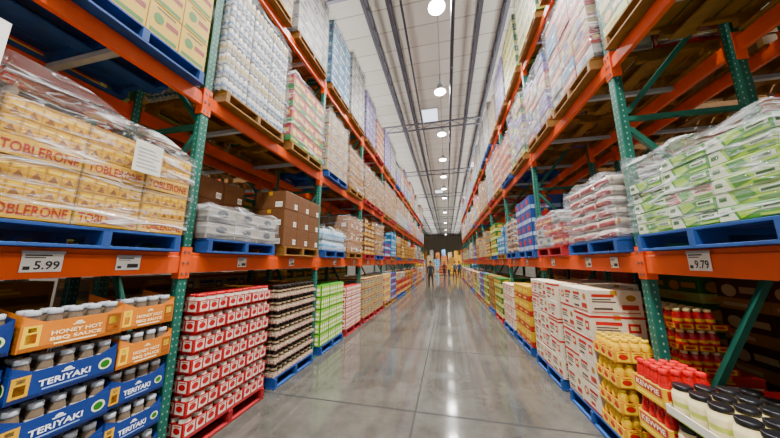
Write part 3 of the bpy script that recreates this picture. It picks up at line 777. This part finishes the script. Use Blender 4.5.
for dy in (-.342, 0, .342):
    tray_col(-1, XR, yc+dy, .146+3*.2015+.002, -.27, ['redlow']*3, 'redbot', 4, 4, .178, 'rear column %s' % ('nearest' if dy < 0 else 'middle' if dy == 0 else 'farthest'), bn)

# ------------------------------------------------------------------ price signs
def sign(s, y, w, h, txt, lab):
    mb = MB(); mb.dims = (w, .004, h); mb.box(-.002, .002, -w/2, w/2, 0, h, WHITE)
    INK = M('#202024', .6)
    mb.rect('x+', .06, .7, .84, .91, INK); mb.rect('x+', .06, .55, .72, .77, INK)
    if txt: mb.text('x+', txt, .3, .93, .12, .58, INK, .0016)
    else: mb.rect('x+', .45, .92, .16, .46, INK)
    mb.rect('x+', .06, .22, .12, .3, INK)
    xf = XL if s > 0 else XR
    t = O('price_sign', mb.mesh('price_sign'), (xf+s*.003, y, 1.64), 0 if s > 0 else PI, label=lab, cat='price sign', group='price signs')
    mb = MB(); mb.box(-.003, .005, -w/2-.004, w/2+.004, h-.006, h+.012, GREYL); O('holder', mb.mesh('holder'), parent=t)
sign(1, 1.05, .165, .115, '5.99', 'white price sign reading 5.99 on the left orange beam')
sign(1, 1.48, .15, .1, None, 'white price sign on left beam just before the first upright')
sign(-1, 2.2, .16, .125, '9.79', 'white price sign reading 9.79 on the right orange beam')
i = 0
for y in (2.6, 3.6, 5.2, 6.4, 7.6, 8.8, 10.2, 11.4):
    sign(1, y, .13, .1, None, 'small white price tag on left beam, %s beyond the first upright' % ORD[i]); i += 1
i = 0
for y in (3.12, 3.62, 4.7, 6.1, 7.2, 8.6, 9.8):
    sign(-1, y, .12, .1, None, 'small white price tag on right beam, %s beyond the first upright' % ORD[i]); i += 1
mb = MB(); mb.dims = (.19, .003, .25); mb.box(-.0015, .0015, -.095, .095, 0, .25, M('#cfccc2', .5))
for q in range(6): mb.rect('x+', .1, .9-.1*(q % 3), .15+q*.12, .19+q*.12, GREYL)
O('paper_label', mb.mesh('paper_label'), (XL+.122, 1.42, 2.39), 0, label='white paper sheet stuck on wrapped chocolate load', cat='paper label')
mb = MB(); mb.box(-.004, .004, 0, .07, 0, 1.05, WHITE); mb.box(-.07, 0, 0, .006, 0, 1.05, WHITE)
O('corner_board', mb.mesh('corner_board'), (XL+.13, .62, 1.94), 0, label='tall white cardboard corner board on chocolate load at left edge', cat='corner board')

# ------------------------------------------------------------------ end of the aisle
def free_load(x, y, key, ny, nx, nz, pal, lab, z0=0):
    P = PR[key]; pallet(pal, x, y, z0+.002, -PI/2, lab, True)
    for iz in range(nz):
        for ix in range(nx):
            for iy in range(ny):
                O(P['name'], P['me'], (x+(iy-(ny-1)/2)*(P['w']+.004), y-(.3 if nx == 1 else 0)+(ix-(nx-1)/2)*(P['d']+.004), z0+.146+iz*(P['h']+.0015)), -PI/2, label='%s in %s' % (P['desc'], lab), cat='carton', group='%s, %s' % (P['desc'], lab))
for i, (x, y, k, nz) in enumerate(((-3.2, 31.6, 'f5', 4), (-1.9, 32.2, 'f8', 4), (-.55, 34.2, 'f1', 3), (.75, 33.8, 'f5', 3), (2.0, 32.0, 'f4', 4), (3.3, 31.8, 'f9', 4))):
    free_load(x, y, k, 2, 2, nz, 'wooden', 'cross aisle stack, %s from left' % ORD[i])
for i, (x, k, nz) in enumerate(((-5.8, 'f3', 7), (-4.4, 'f2', 6), (-3.1, 'f8', 8), (-1.8, 'f9', 6), (-.5, 'f1', 8), (.8, 'f3', 7), (2.1, 'f5', 8), (3.4, 'f4', 6), (4.7, 'f8', 7))):
    free_load(x, 48, k, 2, 1, nz, 'wooden', 'far stack, %s from left' % ORD[i])
for i, (x, k, nz) in enumerate(((-7.2, 'f8', 14), (-5.6, 'f3', 13), (-4, 'f0', 14), (-2.4, 'f1', 12), (-.8, 'f9', 14), (.8, 'f8', 12), (2.4, 'f5', 13), (4, 'f1', 14), (5.6, 'f3', 13))):
    free_load(x, 69, k, 2, 1, nz, 'wooden', 'wall stack, %s from left' % ORD[i])

# ------------------------------------------------------------------ people
def person(loc, rz, shirt, pants, hair, lab, stride=.12, hgt=1.0):
    V = []; E = []; Rr = []
    def a(p_, r_, par=None):
        V.append(p_); Rr.append(r_ if isinstance(r_, tuple) else (r_, r_)); i = len(V)-1
        if par is not None: E.append((par, i))
        return i
    pel = a((0,0,.96), (.135,.1)); sp = a((0,0,1.13), (.125,.095), pel); ch = a((0,.0,1.32), (.155,.11), sp)
    nb = a((0,0,1.46), (.07,.06), ch); nk = a((0,.01,1.53), .05, nb); h1 = a((0,.02,1.6), (.07,.08), nk); h2 = a((0,.015,1.68), (.072,.085), h1); a((0,.01,1.74), .045, h2)
    for s in (-1, 1):
        sh = a((s*.17,0,1.42), .06, ch); el = a((s*.215,-.03,1.15), .043, sh); wr = a((s*.215,.06+s*.07,.93), .029, el)
        pm = a((s*.21,.08+s*.08,.86), (.036,.022), wr)
        for q in range(4):
            k = a((s*.21, .055+q*.018+s*.08, .80), .009, pm); a((s*.205, .06+q*.018+s*.08, .76-.008*abs(q-1.5)), .008, k)
        k = a((s*.19, .12+s*.08, .83), .01, pm); a((s*.185, .135+s*.08, .80), .009, k)
        hp = a((s*.095,0,.88), (.09,.095), pel); kn = a((s*.1,.03-s*stride*.6,.5), .06, hp); an = a((s*.1,-s*stride-.02,.09), .042, kn); a((s*.11,-s*stride+.13,.035), (.042,.032), an)
    me = bpy.data.meshes.new('pb'); me.from_pydata([(x*hgt, y*hgt, z*hgt) for x, y, z in V], E, [])
    ob = bpy.data.objects.new('pb', me); C.objects.link(ob)
    md = ob.modifiers.new('s', 'SKIN')
    for i, rr in enumerate(Rr): me.skin_vertices[0].data[i].radius = rr
    me.skin_vertices[0].data[0].use_root = True
    sb = ob.modifiers.new('d', 'SUBSURF'); sb.levels = 1; sb.render_levels = 1
    bpy.context.view_layer.update(); dg = bpy.context.evaluated_depsgraph_get()
    nm = bpy.data.meshes.new_from_object(ob.evaluated_get(dg)); bpy.data.objects.remove(ob); nm.name = 'person'
    nm.materials.clear()
    for m in (M('#b07a5a', .6), M(shirt, .8), M(pants, .8), M('#2a2a2c', .6)): nm.materials.append(m)
    zmin = min(v.co.z for v in nm.vertices)
    for v in nm.vertices: v.co.z -= zmin
    for p_ in nm.polygons:
        c = p_.center/hgt; p_.use_smooth = True
        p_.material_index = 0 if c.z > 1.5 or (abs(c.x) > .165 and c.z < .95) else 1 if (c.z > .95 or abs(c.x) > .165) else 2 if c.z > .1 else 3
    o = O('person', nm, loc, rz, label=lab, cat='person')
    mb = MB(); HM = M(hair, .7)
    mb.lathe([(.085,1.66*hgt,HM),(.098,1.7*hgt,HM),(.088,1.76*hgt,HM),(.05,1.8*hgt,HM),(.01,1.81*hgt,HM)], 14, 0, -.015, 0)
    O('hair', mb.mesh('hair'), parent=o)
    mb = MB(); mb.box(-.012, .012, .085, .115, 1.62*hgt, 1.66*hgt, M('#b07a5a', .6), .005); O('nose', mb.mesh('nose'), parent=o)
    mb = MB()
    for sx in (-.03, .03): mb.box(sx-.01, sx+.01, .09, .1, 1.67*hgt, 1.682*hgt, BLACK, .003)
    O('eyes', mb.mesh('eyes'), parent=o)
person((-1.1, 17.4, 0), .25, '#1b1d24', '#15161c', '#120c0a', 'person in dark clothes walking away along the left rack', .18)
person((-.3, 27.5, 0), -.4, '#4a1f16', '#1a2036', '#2b1d14', 'person in rust brown top and blue trousers at aisle end', .12)
person((.2, 28.6, 0), 2.6, '#a87f18', '#2a2a2e', '#14100e', 'person in mustard yellow top facing the camera at aisle end', .08, .96)
person((.75, 27.2, 0), .8, '#55575c', '#1c1d20', '#201812', 'person in grey top turned towards the yellow top at aisle end', .1)
person((1.15, 25.8, 0), -.2, '#1d2f54', '#1c1c20', '#3a2a1c', 'person in blue top standing beside the right rack', .14)

# ------------------------------------------------------------------ world
w = bpy.data.worlds.new('world'); SC.world = w; w.use_nodes = True
w.node_tree.nodes['Background'].inputs[0].default_value = (.95, .97, 1, 1)
w.node_tree.nodes['Background'].inputs[1].default_value = .66
